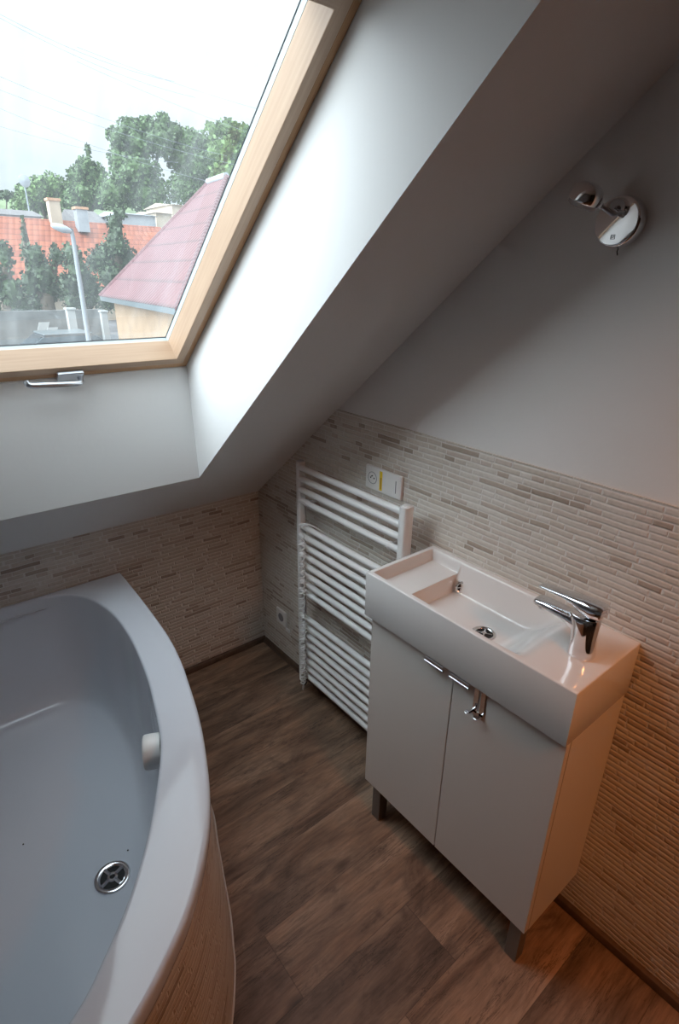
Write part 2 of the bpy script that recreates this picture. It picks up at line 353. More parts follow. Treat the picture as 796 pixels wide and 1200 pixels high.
def catmull(pts, closed=False, n=8):
    out = []; N = len(pts); P = [Vector(p) for p in pts]
    rngk = range(N) if closed else range(N - 1)
    for k in rngk:
        p0, p1, p2, p3 = (P[(k - 1) % N], P[k], P[(k + 1) % N], P[(k + 2) % N]) if closed else (P[max(k - 1, 0)], P[k], P[k + 1], P[min(k + 2, N - 1)])
        for i in range(n):
            t = i / n; out.append(0.5 * ((2 * p1) + (p2 - p0) * t + (2 * p0 - 5 * p1 + 4 * p2 - p3) * t * t + (3 * p1 - p0 - 3 * p2 + p3) * t ** 3))
    if not closed: out.append(P[-1])
    return out

# ------------------------------------------------------------------ room constants
TH = 0.70208; CS, SN = math.cos(TH), math.sin(TH); HK = 0.7772     # roof pitch and knee wall height
HC = 2.5; YB = -(HC - HK) / (SN / CS)                              # flat ceiling starts here
XL, YE = -2.12, -5.0                                               # left wall, rear wall
WD = 0.3004                                                        # depth of the window recess
def S(x, a, d=0.0): return Vector((x, -a * CS + d * SN, HK + a * SN + d * CS))   # a runs up the roof slope, d outward
AB = (HC - HK) / SN

# ------------------------------------------------------------------ setting
b = MB(); b.face([(XL, YE, 0), (0, YE, 0), (0, 0, 0), (XL, 0, 0)], [(XL, YE + .05), (0, YE + .05), (0, .05), (XL, .05)])
b.box((XL, YE, -.2), (0, 0, -.001)); o = b.build('floor', M['floor'], uv=True, normals=False); tag(o, kind='structure')

wr = MB().prism([(0.006, -.2), (0.006, HK + .16), (YB, HC + .1), (YE, HC + .1), (YE, -.2)], lambda p: (0.006, p[0], p[1]), lambda p: (0.16, p[0], p[1])).build('wall_right', M['plaster']); tag(wr, kind='structure')
HM = 1.2345; ym = -(HM - HK) / (SN / CS)
b = MB(); P = [(-.0005, 0.0), (-.0005, HK + .004), (ym, HM), (YE, HM), (YE, 0.0)]
n = len(P)
b.face([(0, p[0], p[1]) for p in P], [(-p[0], p[1]) for p in P])
for i in range(n):
    p, r_ = P[i], P[(i + 1) % n]; b.face([(0, *p), (0, *r_), (0.006, *r_), (0.006, *p)], [(0, 0)] * 4)
b.build('mosaic_cladding', M['mosaic'], wr, uv=True)

wb = MB().box((XL, .006, -.2), (0.16, .16, HK + .1)).build('wall_back', M['plaster']); tag(wb, kind='structure')
b = MB(); b.face([(XL, 0, 0), (0, 0, 0), (0, 0, HK), (XL, 0, HK)], [(XL + 9, .003), (9, .003), (9, HK + .003), (XL + 9, HK + .003)]); b.face([(XL, 0, HK), (0, 0, HK), (0, .006, HK), (XL, .006, HK)])
b.build('mosaic_cladding', M['mosaic'], wb, uv=True)
tag(MB().prism([(0.16, -.2), (.16, HK + .16), (YB, HC + .1), (YE, HC + .1), (YE, -.2)], lambda p: (XL, p[0], p[1]), lambda p: (XL - .15, p[0], p[1])).build('wall_left', M['leftwall']), kind='structure')
tag(MB().box((XL, YE - .15, -.2), (0.16, YE, HC + .1)).build('wall_rear', M['rearwall']), kind='structure')

# sloping ceiling with the window opening, and the flat part behind
WX0, WX1 = -1.17, -0.383; A0, A1 = 0.3314, 2.06; F0, F1 = 0.5574, 1.70
b = MB(); EX = 0.006
xs = [XL, WX0, WX1, EX]; aa = [-.02, A0, A1, AB]
for i in range(3):
    for j in range(3):
        if i == 1 and j == 1: continue
        b.face([S(xs[i], aa[j]), S(xs[i + 1], aa[j]), S(xs[i + 1], aa[j + 1]), S(xs[i], aa[j + 1])])
b.face([(XL, YB, HC), (EX, YB, HC), (EX, YE, HC), (XL, YE, HC)])
ceil = b.build('ceiling', M['plaster'], normals=False); tag(ceil, kind='structure')
b = MB(); c0 = [S(WX0, A0), S(WX1, A0), S(WX1, A1), S(WX0, A1)]; c1 = [S(WX0, F0, WD), S(WX1, F0, WD), S(WX1, F1, WD), S(WX0, F1, WD)]; c2 = [S(WX0, F0, WD + .064), S(WX1, F0, WD + .064), S(WX1, F1, WD + .064), S(WX0, F1, WD + .064)]
b.loft([c0, c1, c2], False, False)
b.build('window_recess', M['plaster'], ceil)

# skirtings
def skirt(name, pts, nrm):
    prof = [(0, 0), (.018, 0), (.018, .008), (.013, .020), (.006, .0235), (0, .0235)]
    a, c = map(Vector, pts); nv = Vector(nrm)
    rings = [[p + nv * u + Vector((0, 0, z)) for u, z in prof] for p in (a, c)]
    o = MB().loft(rings).build(name, M['skirting'], bevel=.001); tag(o, kind='structure')
skirt('baseboard_right', [(-.0005, -.018, .0005), (-.0005, YE, .0005)], (-1, 0, 0))
skirt('baseboard_back', [(-.0005, -.0005, .0005), (-.66, -.0005, .0005)], (0, -1, 0))

# ------------------------------------------------------------------ roof window
win = empty('window_1', S((WX0 + WX1) / 2, F0, WD), kind='structure')
def member_ring(mb, x0, x1, a0, a1, X0, X1, B0, B1, d0, d1, spl=0.0):
    """four mitred bars between an inner and an outer rectangle (slope coordinates)"""
    inn = [(x0, a0), (x1, a0), (x1, a1), (x0, a1)]; out = [(X0, B0), (X1, B0), (X1, B1), (X0, B1)]
    inn2 = [(x0 + spl, a0 + spl), (x1 - spl, a0 + spl), (x1 - spl, a1 - spl), (x0 + spl, a1 - spl)]
    for k in range(4):
        m = (k + 1) % 4
        i0, i1, o0, o1, j0, j1 = inn[k], inn[m], out[k], out[m], inn2[k], inn2[m]
        L = math.hypot(i1[0] - i0[0], i1[1] - i0[1]); kk = k * 3.0
        U = lambda wv: [(kk, wv), (kk + L, wv), (kk + L, wv + .06), (kk, wv + .06)]
        mb.face([S(*o0, d0), S(*o1, d0), S(*i1, d0), S(*i0, d0)], U(0)); mb.face([S(*i0, d0), S(*i1, d0), S(*j1, d1), S(*j0, d1)], U(.1))
        mb.face([S(*j0, d1), S(*j1, d1), S(*o1, d1), S(*o0, d1)], U(.2)); mb.face([S(*o0, d1), S(*o1, d1), S(*o1, d0), S(*o0, d0)], U(.3))
IX0, IX1, IA0, IA1 = WX0 + .048, -0.431, 0.612, 1.632
b = MB(); member_ring(b, WX0 + .018, WX1 - .018, F0 + .023, F1 - .023, WX0 + .001, WX1 - .001, F0 + .001, F1 - .001, WD + .004, WD + .060)
member_ring(b, IX0, IX1, IA0, IA1, WX0 + .001, WX1 - .001, F0 + .001, F1 - .001, WD + .0625, WD + .068)  # unseen back flange added to block light leaking past the sash
b.build('frame', M['frame'], win, uv=True, bevel=.0015)
b = MB(); member_ring(b, IX0, IX1, IA0, IA1, WX0 + .0205, WX1 - .0205, F0 + .0265, F1 - .0265, WD, WD + .062, .010)
b.build('sash', M['sash'], win, uv=True, bevel=.002)
b = MB(); member_ring(b, IX0 + .0100, IX1 - .0100, IA0 + .002, IA1 - .0100, IX0 + .0, IX1 - .0, IA0 + .0, IA1 - .0, WD + .0621, WD + .0795)
b.build('gasket', M['gasket'], win)
b = MB(); member_ring(b, IX0 + .0115, IX1 - .0115, IA0 + .0035, IA1 - .0115, IX0 + .0100, IX1 - .0100, IA0 + .002, IA1 - .0100, WD + .0780, WD + .0797)
b.build('black_seal', M['seal'], win)
b = MB(); b.face([S(IX0 - .0, IA0 - .0, WD + .080), S(IX1 + .0, IA0 - .0, WD + .080), S(IX1 + .0, IA1 + .0, WD + .080), S(IX0 - .0, IA1 + .0, WD + .080)])
b.build('pane', M['glass'], win)
hd = MB().box((-.783, .562, WD - .014), (-.712, .598, WD - .0005), S).build('handle', M['satin'], win, bevel=.004, bseg=3); hd['label'] = 'satin metal window handle'
pts = [S(-.722, .578, WD - .010), S(-.724, .582, WD - .028)] + bez(S(-.730, .586, WD - .036), S(-.737, .589, WD - .040), S(-.745, .592, WD - .042), S(-.765, .594, WD - .042), 6) + [S(-.80, .598, WD - .042), S(-.85, .603, WD - .042)] + bez(S(-.858, .604, WD - .042), S(-.867, .605, WD - .041), S(-.869, .607, WD - .036), S(-.870, .609, WD - .030), 6)
MB().tube(pts, .0080, 14).build('lever', M['satin'], hd, smooth=True)

# ------------------------------------------------------------------ washbasin
BX, BY0, BY1, BZ1, BZ0 = -.267, -1.006, -1.621, .909, .772
bas = empty('washbasin', (BX / 2, (BY0 + BY1) / 2, BZ0), 'rectangular white ceramic washbasin with a shelf end, on the white cabinet', 'washbasin')
def sm(e0, e1, x):
    t = min(1, max(0, (x - e0) / (e1 - e0))); return t * t * (3 - 2 * t)
def bz(x, y):
    # inner walls: front rim, back rim, left rim, deck on the tap end
    ix = min((x - (BX + .013)), (-.012 - x)); iy = (BY0 - .013) - y
    def wall(d, depth, wdt): return depth * sm(0, wdt, d)
    shelf = .034; bowl = .083
    t = min(1.0, sm(0, .011, ix), sm(0, .010, iy))
    inb = sm(0, .009, (-1.126 - y)); dep = shelf * (1 - inb) + bowl * inb
    # softer foot of the bowl walls
    back = sm(0, .036, -.012 - x) if inb > .5 else sm(0, .012, -.012 - x); front = sm(0, .030, x - (BX + .013)) if inb > .5 else 1
    ramp_ = 1 - sm(-1.500, -1.425, y) if False else sm(-1.500, -1.360, y)     # rises towards the tap deck
    d2 = dep * t * (min(back, 1) * .999 + .001) * (front * .6 + .4)
    d2 = d2 * ramp_ if y < -1.30 else d2
    # funnel round the drain
    r = math.hypot(x + .14, y + 1.31); d2 += .005 * (1 - sm(.02, .06, r)) * t
    return BZ1 - d2
def lin(a, b_, n): return [a + (b_ - a) * i / n for i in range(n)]
gx = lin(BX + .003, BX + .013, 2) + lin(BX + .013, BX + .026, 7) + lin(BX + .026, BX + .055, 6) + lin(BX + .055, -.055, 14) + lin(-.055, -.024, 7) + lin(-.024, -.012, 7) + lin(-.012, -.001, 2) + [-.001]
gy = lin(BY0 - .003, BY0 - .012, 2) + lin(BY0 - .012, BY0 - .025, 7) + lin(BY0 - .025, -1.122, 6) + lin(-1.122, -1.138, 9) + lin(-1.138, -1.40, 20) + lin(-1.40, -1.505, 16) + lin(-1.505, BY1 + .003, 6) + [BY1 + .003]
b = MB(); nx, ny = len(gx), len(gy)
vs = [(x, y, bz(x, y)) for y in gy for x in gx]; fs = [(j * nx + i, j * nx + i + 1, (j + 1) * nx + i + 1, (j + 1) * nx + i) for j in range(ny - 1) for i in range(nx - 1)]
loop = [(i, 0) for i in range(nx)] + [(nx - 1, j) for j in range(1, ny)] + [(i, ny - 1) for i in range(nx - 2, -1, -1)] + [(0, j) for j in range(ny - 2, 0, -1)]
cx_, cy_ = (BX) / 2, (BY0 + BY1) / 2
top = [gy_i * nx + gi for gi, gy_i in loop]; k0 = len(vs); nL = len(loop)
def outp(gi, gj, e, z):
    x, y = gx[gi], gy[gj]
    if gi == 0: x -= e
    if gi == nx - 1: x += min(e, .0005)
    if gj == 0: y += e
    if gj == ny - 1: y -= e
    return (x, y, z)
levels = [(.0016, BZ1 - .0006), (.0026, BZ1 - .0016), (.003, BZ1 - .003), (.003, BZ0 + .002), (.002, BZ0), (-.01, BZ0)]
for e, z in levels: vs += [outp(gi, gj, e, z) for gi, gj in loop]
for k in range(nL):
    m = (k + 1) % nL; fs.append((top[k], top[m], k0 + m, k0 + k))
    for q in range(len(levels) - 1): fs.append((k0 + q * nL + k, k0 + q * nL + m, k0 + (q + 1) * nL + m, k0 + (q + 1) * nL + k))
fs.append(tuple(k0 + (len(levels) - 1) * nL + k for k in range(nL)))
b.add(vs, fs); b.build('bowl', M['ceramic'], bas, smooth=True)
# drain
dz = bz(-.14, -1.31); dr = MB().lathe([(.0225, .0002), (.0300, .0010), (.0312, .0026), (.0290, .0042), (.0245, .0036), (.0222, .0008)], (-.137, -1.312, dz), (0, 0, 1)).build('drain', M['chrome'], bas, smooth=True)
MB().lathe([(.0001, .0009), (.0225, .0009)], (-.137, -1.312, dz), (0, 0, 1)).build('drain_opening', M['hole'], dr)
b = MB()
for k in range(2):
    a = k * math.pi / 2 + .5; dv = Vector((math.cos(a), math.sin(a), 0)) * .0205
    b.tube([Vector((-.137, -1.312, dz + .0022)) - dv, Vector((-.137, -1.312, dz + .0022)) + dv], .0018, 6)
b.lathe([(.0001, .0042), (.006, .0038), (.0066, .001)], (-.137, -1.312, dz), (0, 0, 1), 16); b.build('strainer', M['chrome'], dr, smooth=True)
# overflow in the back corner of the bowl
on = Vector((-.45, -.85, .28)).normalized(); oc = Vector((-.036, -1.150, .8440))
ov = MB().lathe([(.0115, .001), (.012, .006), (.0150, .0075), (.0182, .005), (.0188, -.004)], oc, on).build('overflow_ring', M['chrome'], bas, smooth=True)
MB().lathe([(.0001, .0015), (.0108, .0015)], oc, on).build('overflow_opening', M['hole'], ov)
b = MB(); side = on.cross(Vector((0, 0, 1))).normalized(); u2 = side.cross(on)
b.tube([oc + on * .0035 - side * .0108, oc + on * .0035 + side * .0108], .0013, 6); b.tube([oc + on * .0035 - u2 * .0108, oc + on * .0035 + u2 * .0108], .0013, 6)
b.build('overflow_grille', M['chrome'], ov, smooth=True)

# ------------------------------------------------------------------ mixer tap
tap = empty('mixer_tap', (-.14, -1.557, BZ1), 'chrome single lever mixer tap standing on the right end of the washbasin', 'tap')
TZ = BZ1 + .0004
def ell(c, ru, rv, U, V, n=28, p=2.0):
    out = []
    for j in range(n):
        t = 2 * math.pi * j / n; cc, ss = math.cos(t), math.sin(t)
        out.append(Vector(c) + Vector(U) * ru * math.copysign(abs(cc) ** (2 / p), cc) + Vector(V) * rv * math.copysign(abs(ss) ** (2 / p), ss))
    return out
EXv, EYv, EZv = (1, 0, 0), (0, 1, 0), (0, 0, 1)
rings = [ell((-.14, -1.557 + dy, TZ + z), rx, ry, EXv, EYv, p=2.2) for z, rx, ry, dy in
         [(0, .0270, .0285, 0), (.003, .0278, .0292, 0), (.02, .0255, .0270, .0), (.045, .0245, .0265, .001), (.065, .0245, .0285, .003), (.082, .0245, .032, .006), (.092, .0238, .0325, .007), (.0935, .0225, .0315, .007)]]
MB().loft(rings).build('body', M['chrome'], tap, smooth=True)
sect = [(-1.560, .066, .0195, .026), (-1.540, .068, .0205, .0225), (-1.515, .073, .0205, .0155), (-1.490, .0765, .0205, .0120), (-1.465, .0785, .0205, .0100), (-1.447, .0780, .0200, .0094), (-1.440, .0772, .0175, .0080), (-1.437, .0768, .0125, .0055)]
rings = [ell((-.14, y, TZ + z), rx, rz, EXv, (0, .15, .99), p=2.5) for y, z, rx, rz in sect]
sp_ = MB().loft(rings).build('spout', M['chrome'], tap, smooth=True)
MB().lathe([(.0001, 0), (.0105, 0), (.0115, .003), (.0115, .010)], (-.14, -1.455, TZ + .0625), (0, 0, 1), 20).build('aerator', M['chrome'], sp_, smooth=True)
sect = [(-1.588, .118, .020, .0115), (-1.584, .1155, .0225, .0165), (-1.565, .113, .0232, .0195), (-1.545, .115, .0225, .0165), (-1.525, .119, .0200, .0095), (-1.500, .1195, .0170, .0058), (-1.470, .1175, .0145, .0042), (-1.448, .1160, .0125, .0036), (-1.442, .1156, .0100, .0025)]
rings = [ell((-.14, y, TZ + z), rx, rz, EXv, EZv, p=2.6) for y, z, rx, rz in sect]
MB().loft(rings).build('lever', M['chrome'], tap, smooth=True)

# ------------------------------------------------------------------ vanity cabinet
CY0, CY1, CZ0, CZ1, CXF = -1.018, -1.617, .142, .7705, -.2495
cab = empty('vanity_cabinet', (-.12, (CY0 + CY1) / 2, 0), 'white two door vanity cabinet on short dark metal legs, under the washbasin', 'cabinet')
MB().box((CXF + .0185, CY1, CZ0), (-.0005, CY0, CZ1)).build('carcass', M['cabinet'], cab, bevel=.0008)
ymid = (CY0 + CY1) / 2
for y0, y1, hy in ((ymid + .0015, CY0 - .0005, (-1.292, -1.232)), (CY1 + .0005, ymid - .0015, (-1.373, -1.314))):
    dr_ = MB().box((CXF, y0, CZ0 + .001), (CXF + .0165, y1, CZ1 - .008)).build('door', M['cabinet'], cab, bevel=.0012)
    h = MB().box((CXF - .011, hy[0], CZ1 - .0085), (CXF + .012, hy[1], CZ1 - .0065)); h.box((CXF - .0135, hy[0], CZ1 - .0225), (CXF - .0108, hy[1], CZ1 - .0065))
    h.tube([(CXF - .0125, hy[0], CZ1 - .0185), (CXF - .0125, hy[1], CZ1 - .0185)], .0036, 12)  # round bead added to the lip to catch a bright sky line
    h.build('handle', M['satin'], dr_, bevel=.0004)
for x0, y0 in ((-.240, -1.082), (-.240, -1.606)):
    MB().box((x0, y0, .0005), (x0 + .034, y0 + .034, CZ0 - .0003)).build('leg', M['legmetal'], cab, bevel=.001)
MB().box((CXF + .017, ymid - .004, CZ0 + .004), (CXF + .0183, ymid + .004, CZ1 - .01)).build('gap_shade_strip', M['gapshade'], cab)  # dark strip standing in for the shade between the doors

hk = empty('over_door_hook', (CXF - .003, -1.40, .69), 'small chrome double hook hanging over the top of the right cabinet door', 'hook')
b = MB().box((CXF - .0035, -1.4155, .690), (CXF - .0005, -1.4025, CZ1 - .0045)); b.box((CXF - .0035, -1.3965, .690), (CXF - .0005, -1.3835, CZ1 - .0045)); b.box((CXF - .0035, -1.414, .684), (CXF - .0005, -1.385, .697)); b.box((CXF - .0035, -1.414, CZ1 - .0055), (CXF + .0175, -1.385, CZ1 - .004))
b.build('back_plate', M['chrome'], hk, bevel=.0006)
for y in (-1.383, -1.409):
    b = MB().tube([(CXF - .0035, y, .690), (CXF - .016, y, .690), (CXF - .021, y, .692), (CXF - .023, y, .698)], [.004, .004, .0045, .0055], 10)
    b.build('peg', M['chrome'], hk, smooth=True)

# ------------------------------------------------------------------ towel radiator
rad = empty('towel_radiator', (-.07, -.695, .07), 'white tubular towel radiator mounted on the mosaic wall beside the cabinet', 'radiator')
for yc, ra, rb in ((-.427, .016, .0125), (-.957, .020, .016)):
    prof = ell((-.072, yc, 0), ra, rb, EXv, EYv, 24, 3.2)
    MB().loft([[p + Vector((0, 0, z)) for p in prof] for z in (.072, 1.038)]).build('post', M['radiator'], rad, bevel=.002)
    b = MB().lathe([(.0001, .0035), (.011, .003), (.013, 0)], (-.072, yc, 1.038), (0, 0, 1), 20); b.build('post_cap', M['satin' if yc > -.5 else 'radiator'], rad, smooth=True)
bars = [1.018 - .0418 * i for i in range(4)] + [.792 - .0396 * i for i in range(8)] + [.400 - .0400 * i for i in range(8)]
for z in bars: MB().tube([(-.079, -.433, z), (-.079, -.955, z)], .0108, 16).build('bar', M['radiator'], rad, smooth=True)
for y, z in ((-.475, bars[3]), (-.905, bars[3]), (-.475, bars[16]), (-.905, bars[16])):
    bk = MB().tube([(-.066, y, z), (-.0005, y, z)], .007, 12)
    bk.lathe([(.0125, -.006), (.0138, -.004), (.0138, .004), (.0125, .006)], (-.079, y, z), (0, 1, 0), 20); bk.build('wall_bracket', M['radiator'], rad, smooth=True)
# heating element and its coiled cable
he = MB().lathe([(.0001, -.022), (.012, -.022), (.014, -.016), (.014, .0)], (-.072, -.431, .072), (0, 0, 1), 20).build('heating_element_cap', M['dark'], rad, smooth=True)
pts = []
turns, z0, z1 = 32, .095, .770
for i in range(turns * 10 + 1):
    t = i / (turns * 10); z = z0 + (z1 - z0) * (t ** 1.12 if True else t); a = 2 * math.pi * turns * t
    pts.append((-.106 + .0105 * math.cos(a), -.474 + .0105 * math.sin(a), z))
top_ = pts[-1]
pts = [(-.072, -.433, .052), (-.082, -.442, .040), (-.094, -.455, .045), (-.104, -.468, .065), (-.104, -.470, .082)] + pts
pts += bez(top_, (-.100, -.458, .78), (-.104, -.452, .80), (-.100, -.470, .812), 8)[1:] + bez((-.100, -.470, .812), (-.096, -.49, .825), (-.07, -.53, .82), (-.03, -.548, .76), 10)[1:] + [(-.012, -.548, .72), (-.010, -.548, .66)]
MB().tube(pts, .0029, 7).build('power_cable', M['cable'], rad, smooth=True)

# ------------------------------------------------------------------ sockets
so = empty('double_socket', (0, -.79, 1.05), 'white double socket and switch plate with a yellow sticker, above the towel radiator', 'socket')
MB().box((-.012, -.871, 1.012), (-.0005, -.709, 1.089)).build('plate', M['plastic'], so, bevel=.003, bseg=3)
MB().lathe([(.0185, .0), (.0195, .0012), (.0205, .0)], (-.0121, -.742, 1.051), (-1, 0, 0), 28).build('socket_rim', M['greymark'], so, smooth=True)
b = MB()
for dy, dz_ in ((-.008, 0), (.008, 0)): b.lathe([(.0001, .0003), (.0028, .0003)], (-.0121, -.742 + dy, 1.051 + dz_), (-1, 0, 0), 12)
b.tube([(-.0125, -.742, 1.058), (-.016, -.742, 1.058)], .002, 8); b.build('socket_holes', M['hole'], so)
st_ = MB().box((-.0128, -.788, 1.019), (-.0121, -.776, 1.083)).build('sticker', M['yellow'], so, bevel=.0002); st_['label'] = 'tall yellow sticker'
MB().box((-.0131, -.786, 1.024), (-.0128, -.779, 1.062)).build('sticker_print', M['amber'], st_)
sw = MB().box((-.0135, -.864, 1.018), (-.0121, -.796, 1.083)).build('switch', M['plastic'], so, bevel=.0006)
MB().box((-.0140, -.852, 1.030), (-.0134, -.849, 1.070)).build('switch_window', M['greymark'], sw)
s2 = empty('wall_socket', (0, -.168, .21), 'small square white wall socket low on the mosaic near the room corner', 'socket')
MB().box((-.010, -.206, .180), (-.0005, -.130, .256)).build('plate', M['plastic'], s2, bevel=.003, bseg=3)
MB().lathe([(.0001, .0003), (.0185, .0003), (.0190, .0012), (.0205, .0)], (-.0101, -.168, .218), (-1, 0, 0), 24).build('socket_recess', M['greymark'], s2, smooth=True)
MB().box((-.007, -.228, .163), (-.0005, -.200, .178)).build('plate_tab', M['plastic'], s2, bevel=.001)

# ------------------------------------------------------------------ wall spotlight
sl = empty('wall_spotlight', (0, -1.404, 1.75), 'round chrome wall spotlight with a small swivel head, on the white wall', 'wall lamp')
ctr = Vector((.006, -1.398, 1.751)); ax = Vector((-1, 0, 0))
ds = MB().lathe([(.0455, .0005), (.0462, .004), (.0460, .016), (.0450, .022), (.0435, .0252), (.0415, .0268), (.0395, .0272), (.0001, .0272)], ctr, ax, 56).build('base_disc', M['chrome'], sl, smooth=True)
fx = ctr.x - .0275
b = MB(); 
def bar_(y0, z0_, y1, z1_, mb): mb.box((fx - .0004, min(y0, y1), min(z0_, z1_)), (fx + .0004, max(y0, y1), max(z0_, z1_)))
ly, lz, hw = -1.397, 1.7245, .0042
for a in ((ly - hw, lz - hw, ly - hw + .0009, lz + hw), (ly + hw - .0009, lz - hw, ly + hw, lz + hw), (ly - hw, lz - hw, ly + hw, lz - hw + .0009), (ly - hw, lz + hw - .0009, ly + hw, lz + hw), (ly + .0012, lz - .0028, ly + .0020, lz + .0028), (ly - .0012, lz + .0018, ly + .0018, lz + .0026), (ly - .0020, lz - .0010, ly - .0012, lz + .0026), (ly - .0014, lz - .0012, ly + .0018, lz - .0004)): bar_(a[0], a[1], a[2], a[3], b)
b.build('maker_mark', M['greymark'], ds)
rp0 = Vector((fx + .001, -1.388, 1.763)); hc = Vector((-.084, -1.366, 1.7915)); ha = Vector((.02, .42, -.90)).normalized()
rp1 = Vector((-.074, -1.387, 1.776))
MB().tube([rp0, rp1], .0036, 14).build('arm', M['satin'], sl, smooth=True)
hp = [(.0001, -.021), (.010, -.0205), (.019, -.0180), (.0255, -.0125), (.0290, -.005), (.0300, .002), (.0300, .008), (.0290, .0115), (.0275, .0125)]
hd = MB().lathe(hp, hc, ha, 48).build('lamp_head', M['chrome'], sl, smooth=True)
MB().lathe([(.0275, .0120), (.0265, .0180), (.023, .0200), (.0001, .0205)], hc, ha, 40).build('lamp_glass', M['bulb'], hd, smooth=True)
MB().lathe([(.0001, -.006), (.006, -.005), (.0075, 0), (.006, .005), (.0001, .006)], rp1, (rp1 - rp0), 18).build('swivel_joint', M['chrome'], sl, smooth=True)
MB().tube([(-.004, -1.4035, 1.7048), (-.006, -1.4030, 1.700), (-.005, -1.4045, 1.693)], .0011, 6).build('pull_wire', M['dark'], sl, smooth=True)

# ------------------------------------------------------------------ bathtub
TR = .590
tub = empty('corner_bathtub', (-1.35, -.75, 0), 'large white acrylic corner bathtub with a curved front, standing under the roof window', 'bathtub')
oc_ = [(-.626, -.004), (-.6335, -.25), (-.647, -.484), (-.667, -.63), (-.696, -.756), (-.727, -.875), (-.762, -.982), (-.815, -1.113), (-.876, -1.222), (-.955, -1.318), (-1.014, -1.368), (-1.094, -1.423), (-1.24, -1.50), (-1.45, -1.565), (-1.75, -1.61), (XL + .004, -1.62)]
outl = catmull([(x, y, 0) for x, y in oc_], False, 8) + [Vector((XL + .004, -.004, 0))]
ic_ = [(-.900, -.024), (-.83, -.056), (-.775, -.135), (-.746, -.27), (-.747, -.42), (-.760, -.54), (-.779, -.66), (-.802, -.76), (-.828, -.86), (-.857, -.941), (-.911, -1.045), (-.971, -1.143), (-1.04, -1.235), (-1.108, -1.305), (-1.175, -1.36), (-1.33, -1.43), (-1.55, -1.48), (-1.80, -1.44), (-1.98, -1.28), (-2.03, -.95), (-2.03, -.5), (-1.98, -.18), (-1.82, -.06), (-1.5, -.03), (-1.2, -.022), (-1.03, -.018)]
innl = catmull([(x, y, 0) for x, y in ic_], True, 8)
TC = Vector((-1.40, -.78, 0))
def hit(poly, ang, closed=True):
    d = Vector((math.cos(ang), math.sin(ang), 0)); best = None; N = len(poly)
    for i in range(N):
        a = poly[i] - TC; c = poly[(i + 1) % N] - TC; e = c - a; den = d.x * e.y - d.y * e.x
        if abs(den) < 1e-12: continue
        t = (a.x * e.y - a.y * e.x) / den; s_ = (a.x * d.y - a.y * d.x) / den
        if t > 0 and -1e-6 <= s_ <= 1 + 1e-6 and (best is None or t > best): best = t
    return best
NS = 168
angs = [2 * math.pi * k / NS for k in range(NS)]
for cpt in (outl[0], outl[-1], outl[-2]):
    a = math.atan2(cpt.y - TC.y, cpt.x - TC.x) % (2 * math.pi); k = min(range(len(angs)), key=lambda i: abs(angs[i] - a)); angs[k] = a
ro = [hit(outl, a) for a in angs]; ri = [hit(innl, a) for a in angs]
def ring(rad, z): return [TC + Vector((math.cos(a) * r_, math.sin(a) * r_, 0)) + Vector((0, 0, z(a) if callable(z) else z)) for a, r_ in zip(angs, rad)]
rf = []                                                             # tub bottom outline, pulled in more at the sloping left/front end
for a, r_ in zip(angs, ri):
    rf.append(r_ - .090 - .10 * max(0, math.cos(a - math.pi * 1.0)))
rings = [ring([r_ - .03 for r_ in ro], TR - .045), ring([r_ - .006 for r_ in ro], TR - .045), ring([r_ - .0015 for r_ in ro], TR - .040), ring(ro, TR - .030), ring(ro, TR - .010), ring([r_ - .0020 for r_ in ro], TR - .004), ring([r_ - .006 for r_ in ro], TR - .0008), ring([r_ - .011 for r_ in ro], TR)]
rings += [ring([i_ + .008 for i_ in ri], TR), ring([i_ + .0035 for i_ in ri], TR - .0008), ring([i_ + .0005 for i_ in ri], TR - .003), ring([i_ - .001 for i_ in ri], TR - .007), ring([i_ - .0015 for i_ in ri], TR - .013)]
for t in [.06, .14, .25, .38, .5, .62, .72, .80, .87, .92, .96, 1.0]:
    h = t; infl = (t ** 3.2)
    rings.append(ring([i_ - .003 - (i_ - f_ - .003) * (.22 * t + .78 * t ** 4) for i_, f_ in zip(ri, rf)], TR - .013 - (TR - .013 - .165) * (1 - (1 - t) ** 1.6)))
for q in (.93, .84, .7, .5, .3, .12): rings.append(ring([f_ * q for f_ in rf], .160 - .006 * (1 - q)))
b = MB().loft(rings, False, True); b.build('shell', M['acrylic'], tub, smooth=True)
# mosaic clad front panel
pp = [(-.605, -.020), (-.612, -.30), (-.628, -.56), (-.650, -.709), (-.689, -.82), (-.729, -.935), (-.763, -1.035), (-.7975, -1.114), (-.822, -1.166), (-.882, -1.258), (-.955, -1.335), (-1.05, -1.40), (-1.2, -1.475), (-1.45, -1.55), (-1.75, -1.60), (XL + .01, -1.61)]
pl = catmull([(x, y, 0) for x, y in pp], False, 6)
b = MB(); acc = 0
for i in range(len(pl) - 1):
    L_ = (pl[i + 1] - pl[i]).length
    def tp(p):                                                       # the top tucks in under the rim
        d = (TC - p).normalized(); a = math.atan2(p.y - TC.y, p.x - TC.x); rr = min((p - TC).length, hit(outl, a) - .010); return TC + (p - TC).normalized() * rr + Vector((0, 0, TR - .034))
    p0, p1 = pl[i] + Vector((0, 0, .001)), pl[i + 1] + Vector((0, 0, .001))
    b.face([p0, p1, tp(pl[i + 1]), tp(pl[i])], [(acc, 0), (acc + L_, 0), (acc + L_, .55), (acc, .55)]); acc += L_
b.build('front_panel', M['mosaic'], tub, uv=True, smooth=True)
MB().tube([p + (p - TC).normalized() * .002 + Vector((0, 0, .003)) for p in pl], .0026, 6).build('floor_sealant', M['silicone'], tub, smooth=True)
